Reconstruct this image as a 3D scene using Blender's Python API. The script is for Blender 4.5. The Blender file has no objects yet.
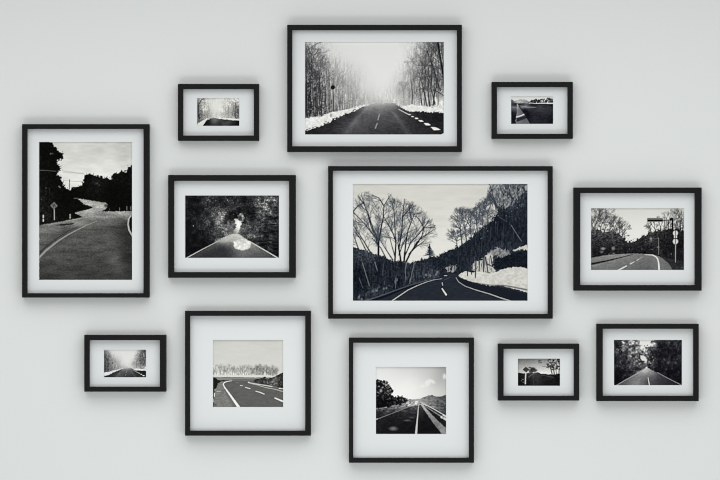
import math, random
import numpy as np

# ---------------------------------------------------------------- print maker
# Every framed photograph is a black and white road view.  A Print lays the
# tones down on its own fine grid (sub = samples per paper unit) and the grid
# becomes a real mesh sheet whose ink is a colour attribute.

def smooth(a, b, x):
    t = np.clip((x - a) / (b - a), 0.0, 1.0)
    return t * t * (3 - 2 * t)


class Print:
    def __init__(s, x0, y0, x1, y1, seed=1, sub=4):
        s.box = (x0, y0, x1, y1)
        s.S = sub
        s.w = int(round((x1 - x0) * sub)); s.h = int(round((y1 - y0) * sub))
        xs = x0 + (np.arange(s.w) + 0.5) * (x1 - x0) / s.w
        ys = y0 + (np.arange(s.h) + 0.5) * (y1 - y0) / s.h
        s.X, s.Y = np.meshgrid(xs, ys)
        s.g = np.full((s.h, s.w), 200.0)
        s.rs = np.random.RandomState(seed)
        s.rd = random.Random(seed)
        s.warm = (0, 0, -5); s.cool = (0, 0, 3)

    # smooth tone through scattered samples
    def field(s, pts, c=2.0):
        P = np.array(pts, float); n = len(P)
        d = np.sqrt((P[:, None, 0] - P[None, :, 0]) ** 2 + (P[:, None, 1] - P[None, :, 1]) ** 2 + c * c)
        A = np.zeros((n + 1, n + 1)); A[:n, :n] = d + np.eye(n) * -0.25; A[n, :n] = A[:n, n] = 1
        w = np.linalg.solve(A, np.append(P[:, 2], 0))
        out = np.full_like(s.X, w[n])
        for (x, y, v), k in zip(P, w[:n]):
            out += k * np.sqrt((s.X - x) ** 2 + (s.Y - y) ** 2 + c * c)
        return np.clip(out, P[:, 2].min(), P[:, 2].max())

    # value noise, about 0..1 with mean .5
    def noise(s, sx, sy=None, octv=3, seed=None, X=None, Y=None):
        sy = sy or sx
        rs = s.rs if seed is None else np.random.RandomState(seed)
        X = s.X if X is None else X; Y = s.Y if Y is None else Y
        x0, y0 = X.min(), Y.min()
        out = np.zeros_like(X); amp = 1.0; tot = 0.0
        for o in range(octv):
            u = (X - x0) / sx; v = (Y - y0) / sy
            n = int(u.max()) + 3; m = int(v.max()) + 3
            L = rs.rand(m, n)
            i = np.floor(u).astype(int); j = np.floor(v).astype(int)
            fu = u - i; fv = v - j
            fu = fu * fu * (3 - 2 * fu); fv = fv * fv * (3 - 2 * fv)
            a = L[j, i] * (1 - fu) + L[j, i + 1] * fu
            b = L[j + 1, i] * (1 - fu) + L[j + 1, i + 1] * fu
            out += amp * (a * (1 - fv) + b * fv); tot += amp
            amp *= 0.55; sx *= 0.5; sy *= 0.5
            if max(sx, sy) < 0.4: break
        out /= tot
        return np.clip(0.5 + (out - out.mean()) / (out.std() * 4.0 + 1e-9), 0, 1)

    def _warp(s, rough, scale):
        if not rough: return s.X, s.Y
        return (s.X + (s.noise(scale) - .5) * 2 * rough, s.Y + (s.noise(scale) - .5) * 2 * rough)

    # soft edged polygon mask; rough wobbles its outline
    def poly(s, pts, rough=0.0, scale=1.5, soft=0.0):
        X, Y = s._warp(rough, scale)
        inside = np.zeros(X.shape, bool)
        n = len(pts)
        for i in range(n):
            xa, ya = pts[i]; xb, yb = pts[(i + 1) % n]
            if ya == yb: continue
            c = ((ya > Y) != (yb > Y)) & (X < (xb - xa) * (Y - ya) / (yb - ya) + xa)
            inside ^= c
        m = inside.astype(float)
        return s.blur(m, soft if soft else 0.2)

    def under(s, pts, rough=0.0, scale=1.5, soft=0.4):
        X, Y = s._warp(rough, scale)
        px, py = zip(*pts)
        return np.clip((Y - np.interp(X, px, py)) / soft + .5, 0, 1)

    def blur(s, m, r):
        k = max(1, int(round(r * s.S)))
        if k < 2: return m
        for ax in (0, 1):
            for _ in range(2):
                c = np.cumsum(np.pad(m, [(k, k) if a == ax else (0, 0) for a in (0, 1)], mode='edge'), axis=ax)
                n = m.shape[ax]
                lo = np.take(c, np.arange(0, n) + (k - k // 2) - 1, axis=ax)
                hi = np.take(c, np.arange(0, n) + (k - k // 2) - 1 + k, axis=ax)
                m = (hi - lo) / k
        return m

    def blend(s, mask, val, a=1.0):
        m = mask * a
        s.g = s.g * (1 - m) + val * m

    def blob(s, x, y, rx, ry, val, a=1.0, soft=0.5):
        d = np.sqrt(((s.X - x) / rx) ** 2 + ((s.Y - y) / ry) ** 2)
        s.blend(np.clip((1 + soft / 2 - d) / max(soft, .02), 0, 1), val, a)

    # tapered stroke along a polyline
    def line(s, pts, w0, w1=None, val=0, a=1.0, aa=0.45):
        if w1 is None: w1 = w0
        n = len(pts) - 1
        x0, y0, x1, y1 = s.box
        L = [0.0]
        for i in range(n): L.append(L[-1] + math.hypot(pts[i + 1][0] - pts[i][0], pts[i + 1][1] - pts[i][1]))
        T = L[-1] or 1
        best = None
        M = max(w0, w1) / 2 + aa
        bx0 = min(p[0] for p in pts) - M; bx1 = max(p[0] for p in pts) + M
        by0 = min(p[1] for p in pts) - M; by1 = max(p[1] for p in pts) + M
        i0 = max(0, int((bx0 - x0) * s.S)); i1 = min(s.w, int((bx1 - x0) * s.S) + 2)
        j0 = max(0, int((by0 - y0) * s.S)); j1 = min(s.h, int((by1 - y0) * s.S) + 2)
        if i0 >= i1 or j0 >= j1: return
        X = s.X[j0:j1, i0:i1]; Y = s.Y[j0:j1, i0:i1]
        cov = np.zeros(X.shape)
        for i in range(n):
            (xa, ya), (xb, yb) = pts[i], pts[i + 1]
            dx, dy = xb - xa, yb - ya
            l2 = dx * dx + dy * dy or 1e-9
            t = np.clip(((X - xa) * dx + (Y - ya) * dy) / l2, 0, 1)
            d = np.hypot(X - xa - t * dx, Y - ya - t * dy)
            w = w0 + (w1 - w0) * (L[i] + t * (L[i + 1] - L[i])) / T
            we = np.maximum(w, aa)
            c = np.clip((we / 2 - d) / aa + .5, 0, 1) * np.minimum(1, w / aa)
            cov = np.maximum(cov, c)
        v = val if np.isscalar(val) else val[j0:j1, i0:i1]
        m = cov * a
        s.g[j0:j1, i0:i1] = s.g[j0:j1, i0:i1] * (1 - m) + v * m

    # bare winter branching
    def branch(s, x, y, ang, ln, w, val, depth, spread=0.45, a=1.0, shrink=0.72, lean=0.0):
        r = s.rd
        pts = [(x, y)]; n = 3
        for i in range(n):
            ang += r.uniform(-.13, .13) + lean
            x += math.cos(ang) * ln / n; y -= math.sin(ang) * ln / n
            pts.append((x, y))
        s.line(pts, w, w * 0.68, val, a)
        if depth <= 0: return
        kids = 2 if r.random() < .55 else 3
        for k in range(kids):
            da = spread * r.uniform(.45, 1.2) * (1 if k % 2 else -1) + (r.uniform(-.1, .1) if k == 2 else 0)
            if k == 2: da *= .3
            s.branch(x, y, ang + da, ln * shrink * r.uniform(.8, 1.15), w * .64, val, depth - 1, spread, a, shrink, lean)
        if r.random() < .7:
            q = pts[1 if r.random() < .5 else 2]
            s.branch(q[0], q[1], ang + spread * r.choice((-1, 1)) * r.uniform(.9, 1.6), ln * shrink * .75, w * .5, val, depth - 1, spread, a, shrink, lean)

    # leafy tone: dark base with broken highlights, strength follows the tone
    def leaves(s, base, scale=1.6, k=1.0, contrast=2.2):
        n = s.noise(scale, octv=3)
        f = np.exp((n - .5) * contrast * k)
        return np.clip(base * f / f.mean(), 0, 245)

    def rgb(s):
        g = np.clip(s.g, 3, 248)
        t = smooth(60, 190, g)[..., None]
        c = g[..., None] + np.array(s.cool, float) * (1 - t) + np.array(s.warm, float) * t
        return np.clip(c, 0, 255)


def sc(off, k, *pts):
    return [(off[0] + x / k, off[1] + y / k) for x, y in pts]


# ------------------------------------------------ misty road between bare trees
def misty_road():
    p = Print(305.1, 42.0, 443.75, 134.4, 11)
    X, Y = p.X, p.Y
    p.cool = (0, 0, 2); p.warm = (0, 0, -3)
    p.g = p.field([(360, 50, 221), (375, 70, 222), (400, 60, 221), (340, 50, 217), (328, 50, 208), (316, 48, 190), (308, 48, 180),
        (312, 62, 160), (320, 62, 165), (326, 66, 170), (312, 76, 118), (320, 78, 118), (328, 82, 150), (310, 90, 98), (318, 90, 105), (312, 104, 95), (325, 100, 122), (335, 92, 150), (345, 92, 158),
        (340, 72, 200), (346, 64, 211), (350, 78, 188), (355, 90, 182), (362, 88, 203), (368, 97, 192), (380, 96, 208), (386, 101, 196), (395, 100, 205), (400, 90, 165),
        (405, 78, 185), (396, 84, 204), (411, 70, 168), (415, 60, 186), (421, 60, 172), (425, 75, 130), (440, 60, 135), (440, 85, 130), (420, 95, 160), (405, 100, 178), (430, 98, 172),
        (355, 102, 160), (385, 104, 170), (410, 50, 210), (404, 60, 218), (418, 45, 196), (432, 47, 160), (400, 70, 212), (440, 103, 205), (420, 104, 195)])
    # bark and twig grain
    amp = p.field([(310, 100, 120), (330, 100, 100), (345, 95, 62), (358, 92, 30), (370, 90, 6), (375, 60, 0), (345, 46, 0), (395, 46, 0), (375, 44, 0), (360, 58, 0), (352, 62, 4), (388, 60, 0), (385, 78, 0), (405, 55, 10), (330, 48, 8), (330, 58, 30), (312, 55, 70), (312, 80, 110), (325, 75, 70),
        (345, 70, 22), (400, 90, 25), (390, 70, 0), (410, 80, 45), (425, 60, 80), (428, 80, 100), (440, 60, 110), (425, 98, 80), (410, 100, 40), (440, 100, 50)])
    p.g += (p.noise(0.9, 6, 3) - .5) * amp * 1.1 + (p.noise(1.1, 1.1, 2) - .5) * amp * .8
    tone = p.field([(310, 100, 30), (330, 90, 75), (345, 90, 120), (360, 90, 175), (380, 80, 215), (400, 90, 150), (412, 80, 105), (430, 70, 50), (440, 90, 30), (330, 60, 110), (315, 60, 60)])
    rd = p.rd
    for i in range(44):
        x = 305 + 50 * rd.random() ** 1.2
        h = rd.uniform(14, 50) * (1 - (x - 305) / 130)
        yb = 118 - (x - 305) * .2
        p.line([(x, yb), (x + rd.uniform(-.8, .8), yb - h * .5), (x + rd.uniform(-1.5, 1.5), yb - h)], rd.uniform(.4, 1.1), .3, tone, .5)
    for i in range(34):   # pale gaps between the stems
        x = 307 + 45 * rd.random(); yb = 116 - (x - 305) * .22
        p.line([(x, yb - rd.uniform(0, 14)), (x + rd.uniform(-.5, .5), yb - rd.uniform(16, 34))], .6, .4, 205, .5)
    for x, yb, h, dp in ((306, 92, 16, 5), (309, 84, 15, 5), (313, 88, 15, 5), (317, 90, 14, 5), (321, 92, 13, 5), (311, 74, 12, 5), (306, 72, 13, 5), (316, 70, 10, 4), (325, 94, 12, 4), (319, 78, 10, 4)):
        p.line([(x + rd.uniform(-1, 1), 114), (x, yb)], 1.2, 1.0, tone, .7)
        p.branch(x, yb, math.pi / 2 + rd.uniform(-.15, .15), h, 1.0, tone, dp, .5, .72, .6)
    for i in range(150):
        x = 305 + 19 * rd.random() ** .9; y = rd.uniform(62, 112)
        if x - 305 > 8 + (y - 62) * .45: continue
        p.branch(x, y, math.pi / 2 + rd.uniform(-1.2, 1.2), rd.uniform(1.5, 4), .7, rd.choice((28, 40, 55, 70)), 1, .6, .6)
    for i in range(70):
        x = 305 + 22 * rd.random(); y = rd.uniform(50, 112)
        p.blob(x, y, rd.uniform(.25, .6), rd.uniform(.3, .9), 205, .55, .9)
    for q in ([(305, 55), (309, 49), (316, 44), (321, 42.5)], [(305, 62), (311, 56), (318, 53), (326, 52)], [(308, 70), (306.5, 58), (307, 46)], [(312, 66), (314, 56), (319, 49)]):
        p.line(q, .9, .5, 72, .8); p.branch(q[-1][0], q[-1][1], .6, 2.5, .5, 110, 2, .6, .6)
    for x, y, h in ((335.5, 84, 12), (338, 86, 16), (342, 90, 14), (348, 92, 13), (331, 88, 14), (352, 95, 10)):
        p.branch(x, y + 16, math.pi / 2, h, .8, tone, 4, .4, .45, .7)
    p.line([(336, 80), (335.6, 66), (335.8, 58)], .7, .4, 150, .8)
    for x, yb, h in ((409, 96, 10), (414, 90, 12), (419, 84, 13), (424, 80, 14), (429, 76, 14), (404, 98, 7), (434, 72, 14), (438, 66, 12), (425, 62, 10), (431, 60, 10)):
        p.line([(x, 105), (x, yb)], .9, .9, tone, .6)
        p.branch(x, yb, math.pi / 2 + rd.uniform(-.2, .1), h, .9, tone, 5, .48, .66, .62)
    for i in range(120):
        x = rd.uniform(415, 443); y = rd.uniform(44, 98)
        if x < 430 - (y - 44) * .3: continue
        p.branch(x, y, math.pi / 2 + rd.uniform(-1.2, 1.2), rd.uniform(1.5, 4), .6, rd.choice((45, 60, 85)), 1, .6, .6)
    for q in ([(427, 106), (425, 96), (422, 84), (419, 72)], [(430, 106), (428, 94), (428, 80), (424, 66)], [(433, 105), (434.5, 94), (437, 84), (434, 70), (430, 56)],
              [(440, 90), (436, 76), (431, 62), (426, 48)], [(412, 105), (412.5, 92), (411, 80)], [(422, 105), (420, 92)], [(435, 104), (431, 88), (432, 70)]):
        p.line(q, 1.3, .6, 48, .85)
    p.line([(437.8, 42), (439.2, 52), (441, 62), (443, 74), (444, 86)], 1.7, 2.0, 28)
    p.line([(443.7, 66), (441.5, 52), (441, 42)], .9, .6, 50, .8)
    p.line([(433, 90), (438, 92), (443.7, 95.5)], .8, .8, 45, .9)
    for q in ([(440, 55), (434, 47), (428, 42.5)], [(441, 64), (434, 58), (426, 52)], [(441, 60), (434, 52), (431, 46)], [(442, 70), (434, 66), (424, 64)], [(443, 78), (437, 70), (431, 66), (416, 65)]):
        p.line(q, .9, .5, 60, .8)
        p.branch(q[-1][0], q[-1][1], 2.4, 5, .5, 70, 3, .6, .7)
    # sign on its post
    p.line([(332.9, 89), (333.2, 104), (333, 112)], 1.3, 1.3, 112, .9)
    p.line([(333.8, 96), (333.6, 112)], .6, .7, 50, .8)
    p.blob(332.6, 112, 1.6, 1.3, 35, .8)
    p.blob(332.9, 87.3, 2.1, 2.1, 22, 1, .3)
    # road and verges
    up = [(305, 118.6), (312, 117), (322, 116), (328, 113), (333, 111.6), (340, 110.6), (346, 109.4), (352, 107.4), (360, 105.4), (368, 103.9), (377, 102.8), (393, 102.8), (400, 106.4), (412, 104.4), (425, 106.5), (444, 107.4)]
    p.blend(p.under(up, .8, 1.6, 1.2), 222 + (p.noise(2) - .5) * 26)
    lo = [(305, 131), (310, 129.4), (316, 127), (322, 125.6), (326, 122.6), (331, 121.8), (333, 119.4), (340, 117.2), (345, 114.4), (352, 111.6), (358, 109.2), (366, 105.8), (376, 103), (393, 103), (398, 105.4), (404, 109), (410, 111.2), (425, 111.9), (444, 112.4)]
    road = p.field([(308, 133, 22), (312, 129, 24), (325, 126, 32), (335, 122, 36), (340, 126, 50), (350, 128, 60), (357, 121, 76), (350, 133, 55), (365, 115, 78), (370, 128, 56), (380, 126, 58), (374, 108, 108), (378, 105.5, 140), (370, 105, 150),
        (350, 115, 42), (358, 112, 60), (384, 106, 125), (390, 111, 82), (396, 117, 72), (392, 128, 50), (405, 130, 42), (415, 128, 40), (425, 130, 34), (440, 132, 28), (401, 108, 60), (396, 105, 110), (410, 113, 45), (420, 114, 26), (430, 118, 22), (440, 117, 20)])
    road = road + 7 + (p.noise(2.2, 1.2) - .5) * 16
    for q, w0, w1 in (([(367, 108), (357, 118), (346, 133)], 3, 9), ([(388, 107), (398, 118), (408, 134)], 2, 7)):
        X0 = np.interp(Y, [c[1] for c in q], [c[0] for c in q]); W0 = np.interp(Y, [q[0][1], q[-1][1]], [w0, w1])
        road = road + 20 * np.exp(-((X - X0) / W0 * 2) ** 2) * smooth(105, 112, Y)
    p.blend(p.under(lo, .9, 1.5, .7), road)
    for k in range(26):   # clods along the snow edge
        t = rd.random(); x = 306 + 60 * t
        y = float(np.interp(x, [q[0] for q in lo], [q[1] for q in lo]))
        p.blob(x, y - rd.uniform(-.2, 1.6), rd.uniform(.4, 1.3), rd.uniform(.3, .6), rd.choice((40, 60, 200, 150)), .8)
    p.blob(331, 115.2, 1.3, 1.8, 150, .8)
    m = np.exp(-((Y - 103.2) / 2.2) ** 2 - ((X - 381) / 16) ** 2)
    p.blend(m, 185, .55)
    p.line([(381, 104.5), (380.2, 111)], .7, .8, 125, .7)
    p.line([(379.4, 114.2), (378.0, 119.6)], 1.0, 1.2, 150)
    p.line([(377.2, 123.2), (375.4, 127.8)], 1.2, 1.5, 142)
    p.line([(399, 109.3), (404, 112), (408, 114)], .9, 1.1, 190)
    for q in (((407.5, 113.9), (410, 113.9), (411.5, 115), (408.7, 115)), ((411, 116), (413, 116), (414.5, 117), (411.8, 117)), ((414.5, 117.6), (417, 117.4), (418.7, 118.9), (415.6, 119)), ((418, 119.8), (421.5, 119.8), (423.6, 121.3), (420, 121.6)),
              ((423.4, 122.8), (428, 122.9), (431, 125), (426, 125.2)), ((430.4, 126.8), (436, 127.1), (440.6, 129.6), (434, 130.2)), ((440.8, 134.4), (443.8, 132.6), (443.8, 134.4))):
        p.blend(p.poly(list(q)), 226)
    return p


# ---------------------------------------- curving road, bare trees, snowy bank
def winter_bend():
    p = Print(353.0, 184.0, 527.5, 300.7, 6)
    X, Y = p.X, p.Y; rd = p.rd
    p.cool = (-5, 0, 8); p.warm = (1, 0, -7)
    A, B, C, D = (352, 183), (440, 183), (352, 242), (440, 242)
    p.g = p.field([(353, 184, 200), (400, 190, 206), (450, 190, 207), (480, 190, 204), (440, 220, 211), (430, 245, 216), (380, 230, 212), (360, 240, 212), (455, 240, 217), (500, 195, 200)]) + (p.noise(14, 3, 2) - .5) * 7 - 3
    sky = p.g.copy()
    ink = 20
    trunks = [
        [(379, 268), (378.5, 254), (378.7, 242), (382, 224), (383.4, 218), (384, 206), (389.5, 196.7)],
        [(378.7, 242), (373, 228), (368, 213), (364.5, 205), (358, 195)],
        [(378.6, 248), (376, 238), (366, 225.5), (354, 212.5)],
        [(379, 264), (376, 260), (369, 250), (364.5, 242), (354, 226)],
        [(359, 250), (355.5, 240), (353, 233)],
        [(395, 262), (396, 242), (393, 233), (387, 222), (384, 217)],
        [(396, 246), (395, 228), (394, 208), (394.6, 200)],
        [(393, 260), (389, 254), (383, 244.5), (379.5, 238)],
        [(401, 262), (399, 248), (402, 232), (402.6, 217), (404, 205), (404.5, 199)],
        [(404, 262), (406, 242), (408, 230.5), (412, 220.5), (414.5, 214), (421, 214)],
        [(406, 262), (411, 252), (417, 244), (422, 236), (424, 228), (431, 217)],
        [(404, 258), (411, 242), (418, 235), (424, 228), (434.5, 227.6)],
        [(412, 251), (417, 242), (423, 237), (432, 231)],
        [(399, 250), (398, 243), (402, 232)], [(368, 213), (371, 226), (375, 236)], [(364.5, 205), (362, 196)],
        [(384, 206), (379, 198), (372, 195)], [(412, 220.5), (409, 208), (411, 203)], [(402.6, 217), (408, 211), (412, 205)], [(424, 228), (419, 219), (416, 216)]]
    for i, q in enumerate(trunks):
        w0 = 2.3 if i == 0 else (1.7 if i in (5, 8, 9, 10, 3) else 1.2)
        p.line(q, w0, .6, ink, .95)
    for q in trunks:
        for j in range(1, len(q)):
            (xa, ya), (xb, yb) = q[j - 1], q[j]
            an = math.atan2(ya - yb, xb - xa)
            L = math.hypot(xb - xa, yb - ya)
            for k in range(max(1, int(L / 4.0))):
                t = rd.random()
                x, y = xa + (xb - xa) * t, ya + (yb - ya) * t
                if y > 250: continue
                p.branch(x, y, an + rd.choice((-1, 1)) * rd.uniform(.3, .75), rd.uniform(4, 7.5), .62, 62, 3, .42, .62, .74)
        x, y = q[-1]
        an = math.atan2(q[-2][1] - y, x - q[-2][0])
        p.branch(x, y, an, 4, .6, 62, 3, .5, .7, .75)
    for i in range(26):
        x, y = rd.choice(((rd.uniform(353, 372), rd.uniform(206, 226)), (rd.uniform(376, 420), rd.uniform(206, 228)), (rd.uniform(384, 426), rd.uniform(226, 246))))
        p.branch(x, y, math.pi / 2 + (x - 388) * -.022 + rd.uniform(-.4, .4), rd.uniform(5, 8), .6, 66, 3, .42, .62, .72)
    for q in ([(353, 212), (358, 206), (364, 203)], [(366, 250), (360, 238), (353, 229)], [(386, 258), (381, 248), (372, 238)], [(399, 255), (403, 244), (407, 236)], [(395, 256), (392, 246), (390, 238)], [(409, 254), (415, 248), (424, 241)]):
        p.line(q, 1.2, .6, 40, .9)
    env = p.under([(350, 203), (354.5, 198), (360, 194), (366, 192.6), (372, 196), (377, 194.6), (384, 196), (390, 194.4), (396, 200), (402, 199), (410, 203), (417, 204.6), (424, 211), (430, 217), (435, 227), (440, 243), (446, 262)], 1.6, 2.2, 3.5)
    p.g = sky + (p.g - sky) * env
    # far conifer
    for k in range(90):
        t = rd.random(); y = 245 + 10.5 * t
        x = 429.6 + rd.uniform(-1, 1) * (0.3 + 6.2 * t)
        p.line([(429.6, y - .8), (x, y + .5)], .8, .4, 48, .8)
    p.line([(429.6, 244.6), (429.6, 256)], .8, .9, 40)
    # brush and dark trees on the left bank
    up = [(353, 246), (358, 249), (361, 249.6), (370, 251), (378, 256), (384, 256), (392, 261), (400, 261), (408, 262), (414, 262.5), (420, 260), (427, 257), (434, 256.5), (442, 254.5), (470, 240)]
    dark = p.field([(356, 252, 58), (365, 254, 78), (372, 258, 66), (380, 264, 40), (360, 268, 36), (372, 275, 42), (385, 272, 50), (395, 270, 44), (405, 272, 50), (412, 268, 58), (420, 266, 52), (430, 262, 48), (438, 264, 44), (356, 290, 28), (366, 286, 32), (380, 284, 40), (400, 284, 34), (425, 274, 62), (436, 274, 70), (375, 290, 60), (360, 298, 48)])
    m = p.under(up, 1.6, 1.8, 1.0) * (X < 470)
    p.blend(m, p.leaves(dark, 1.2, 1, .9) * .8 + (p.noise(.8, 6, 2) - .5) * 24)
    for q, v, w in (([(362.6, 263), (366, 274), (369.6, 286)], 135, .8), ([(375, 262), (377.6, 271)], 140, .8), ([(406.5, 263), (405.3, 270), (406, 280)], 135, .8), ([(414.5, 263), (412, 273), (409.8, 283.5)], 125, .8),
                    ([(359.3, 278), (363, 288)], 105, .7), ([(396, 278), (395.5, 288)], 120, .9), ([(383.5, 264), (382.6, 276)], 78, .7), ([(390, 262), (390, 280)], 22, 1.3), ([(401, 262), (401.5, 282)], 22, 1.4), ([(379, 262), (378, 284)], 20, 1.8)):
        p.line(q, w, w * .8, v, .85)
    for k in range(46):
        x = rd.uniform(355, 440)
        y = float(np.interp(x, [355, 367, 409, 442], [300, 297, 283, 276.5])) - rd.uniform(.5, 7)
        p.line([(x, y), (x + rd.uniform(-.4, .4), y - rd.uniform(1, 4))], .55, .4, rd.choice((95, 115, 140, 90)), .7)
    for x, y in ((373, 291), (376.5, 290.5), (384, 288.5), (386.5, 288), (426, 275), (430, 275.5), (436, 274.5), (437.5, 272), (359, 297), (362, 299)):
        p.blob(x, y, .9, 1.3, 135, .7, .9)
    # right hill
    ridge = [(440, 255.4), (447.5, 251), (455, 249), (461, 246), (465, 243), (470, 240), (475, 233), (484, 226), (492, 221), (496, 214), (499, 205), (501, 206), (504, 209), (510, 207), (515, 201), (521, 195), (527.5, 191)]
    for bx, by, top, sp in ((462, 244, 208, .45), (467, 244, 208, .42), (472, 240, 207, .4), (478, 234, 203, .42), (483, 228, 199, .42), (457, 247, 232, .5), (488, 226, 197, .45)):
        h = by - top
        p.branch(bx, by, math.pi / 2 + rd.uniform(.02, .16), h * .42, 1.25, 52, 5, sp, .8, .66)
        for k in range(16):
            y = by - h * rd.uniform(.2, .95); ss = rd.choice((-1, 1))
            p.branch(bx - (by - y) * .08, y, math.pi / 2 + ss * rd.uniform(.7, 1.3), rd.uniform(3, 6) * (1.1 - abs(.5 - (by - y) / h)), .6, 72, 2, .5, .7, .7)
    for q in ([(499, 210), (496, 204), (493, 196), (490, 185)], [(497, 208), (493, 200), (489, 192)], [(504, 210), (503, 198), (506, 185)], [(512, 208), (512, 196), (508, 186)], [(519, 200), (517, 190), (519, 184)], [(525, 196), (524, 184)], [(509, 208), (515, 196), (522, 184)]):
        p.line(q, 1.3, .7, 42, .85)
        for k in range(9):
            t = rd.randrange(1, len(q))
            p.branch(q[t][0], q[t][1] + rd.uniform(0, 8), math.pi / 2 + rd.uniform(-.8, .8), rd.uniform(4, 8), .7, 62, 3, .45, .7, .72)
    haze = p.poly([(488, 184), (527.5, 184), (527.5, 206), (512, 210), (500, 208)], 2.5, 3, 2.5)
    p.blend(haze, 92, .42)
    p.g -= haze * (p.noise(1.1, 2.0, 2) - .45) * 95
    env = p.under([(440, 262), (444, 240), (446, 226), (452, 213), (458, 207.5), (466, 208.5), (473, 209), (479, 202.5), (486, 198), (489, 186), (491, 180)], 1.6, 2.2, 3.5)
    p.g = np.where(X > 441, sky + (p.g - sky) * env, p.g)
    fringe = p.under([(x, y - 7) for x, y in ridge], 3.0, 2.5, 9) * env * np.clip((X - 462) / 12, 0, 1)
    p.blend(fringe, 60, .6 * smooth(.3, .62, p.noise(1.2, 2.6, 2)))
    mh = p.under(ridge, 1.7, 1.2, 1.3) * np.clip((X - 439) * 1.2, 0, 1)
    hill = p.field([(445, 258, 40), (455, 258, 38), (465, 252, 40), (470, 262, 42), (480, 240, 34), (480, 250, 42), (490, 230, 34), (500, 220, 28), (500, 240, 36), (510, 215, 44), (515, 203, 60), (524, 205, 50), (520, 225, 40), (525, 240, 36), (510, 245, 48), (497, 250, 60), (505, 230, 36), (484, 232, 52), (488, 245, 40), (452, 268, 36)])
    p.blend(mh, p.leaves(hill, 1.3, 1, .7) * .86 + (p.noise(.9, 5, 2) - .5) * 18)
    for k in range(40):
        x = rd.uniform(458, 526); y = float(np.interp(x, [r[0] for r in ridge], [r[1] for r in ridge])) + rd.uniform(2, 26)
        p.line([(x, y), (x + rd.uniform(-.8, .8), y + rd.uniform(5, 12))], .6, .6, rd.choice((20, 24, 62, 70)), .6)
    for k in range(22):   # sky glints through the crown edge
        x = rd.uniform(478, 526); y = float(np.interp(x, [r[0] for r in ridge], [r[1] for r in ridge])) + rd.uniform(0, 12)
        p.blob(x, y, .6, .7, 125, .6)
    p.line([(511, 225), (516, 233), (521.4, 241)], .7, .6, 130, .85)
    p.line([(499, 217), (507, 222)], .5, .5, 100, .7)
    # snow between the stems
    sn = 196 + (p.noise(2.5, 1.6) - .5) * 24
    p.blend(p.poly([(474, 261.5), (481, 259.5), (485, 255), (490, 253), (494, 256), (492, 262), (494, 267), (496, 272), (477, 274), (471, 268)], 1.1, 1.6), sn - 12)
    p.blend(p.poly([(446.5, 267), (450, 265.5), (453, 266.5), (456.5, 264.5), (457, 269), (454, 272), (447, 272)], 1.2, 1.2), sn - 30, .85)
    for q in ([(449, 265), (448.6, 271)], [(454.5, 265), (454.8, 272)], [(456.2, 265), (456, 271)]): p.line(q, .7, .7, 42, .9)
    p.blend(p.poly([(513, 250), (519, 247.2), (527.5, 244), (527.5, 249.4), (520, 249.6), (516, 251)], .8, 1.5), sn - 8)
    p.blend(p.poly([(488, 253), (494, 249), (500, 247), (499, 251), (504, 249), (510, 252), (508, 257), (502, 259), (497, 256)], 1.5, 1.4), 150 + (p.noise(1) - .5) * 90, .75)
    p.blend(p.poly([(494, 259), (505, 256.5), (515, 252.5), (522, 251), (528, 251.5), (528, 268), (515, 267.5), (505, 269), (496, 269.5), (492, 266)], 1.1, 1.8), 24 + (p.noise(1.4) - .5) * 20)
    p.blend(p.poly([(458.5, 274.6), (465, 271.4), (472, 272.5), (482, 272.2), (490, 273), (496, 272), (502.5, 269), (515, 267), (521, 267), (528, 268.4), (528, 292.6), (515, 289), (502, 285.6), (490, 285.6), (477.5, 283), (467.5, 280), (461, 278)], .6, 1.8), sn + 2)
    p.line([(478, 283), (490, 285), (503, 285.2), (513, 287), (528, 290)], .6, 1.8, 95, .8)
    for q in ([(467.5, 262), (467.6, 275.5)], [(471, 264), (471.6, 274)], [(476, 259), (475.4, 277.6)], [(483, 255), (483.6, 271.6)], [(485.5, 257), (488, 272.6)], [(464, 260), (464, 271)], [(479.4, 261), (479, 271)], [(487, 264), (495, 267.6)], [(452, 266), (451, 271)], [(490.5, 256), (492, 264)]):
        p.line(q, 1.1, 1.0, 36, .9)
    p.blob(451, 269, 1.2, 1.2, 40, .9); p.blob(481, 259.5, 1.8, 1, 35, .9)
    for k in range(16):
        x = rd.uniform(471, 496); y = rd.uniform(262, 272)
        p.line([(x, y), (x + rd.uniform(-.6, .6), y - rd.uniform(4, 12))], .5, .4, rd.choice((50, 70, 90)), .8)
    for k in range(10): p.blob(rd.uniform(474, 494), rd.uniform(262, 272), .5, .8, 70, .7)
    p.blob(508.5, 283, 1, .8, 130, .5)
    # road
    road = [(353, 301), (366, 300.6), (380, 296), (395, 290.4), (409.5, 285.3), (422, 281.6), (432, 279), (442, 277), (446, 273.6), (451, 273), (457.5, 274.2), (460, 277), (467, 280.6), (477.5, 284), (490, 286.6), (503, 287.6), (515, 290.4), (528, 293.5), (528, 301)]
    p.blend(p.poly(road, .3, 1.5), 40 + (p.noise(3, 1.2) - .5) * 8)
    p.line([(366, 300.6), (380, 296), (395, 290.4), (409.5, 285.3), (422, 281.6), (432, 279)], 1.2, .5, 92, .9)
    p.line([(372, 300.6), (384, 296.8), (397, 291.6), (411, 286.4), (424, 282.3)], 2.4, .7, 18, .95)
    p.blend(p.poly([(457, 277), (460, 281), (466, 285), (476, 288.6), (490, 292.6), (502, 297), (512, 301), (528, 301), (528, 294), (503, 288), (477, 284.4), (462, 279)]), 27, .85)
    p.line([(392, 300.8), (399.5, 295.7), (408, 290), (417, 285.7), (425.7, 282.2), (433, 280), (442, 278.6)], 1.3, .4, 186)
    p.line([(456, 277.6), (458.6, 281.8), (465, 286), (475, 289.6), (490, 294), (500, 297.6), (511, 301)], .55, 1.1, 186)
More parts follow.
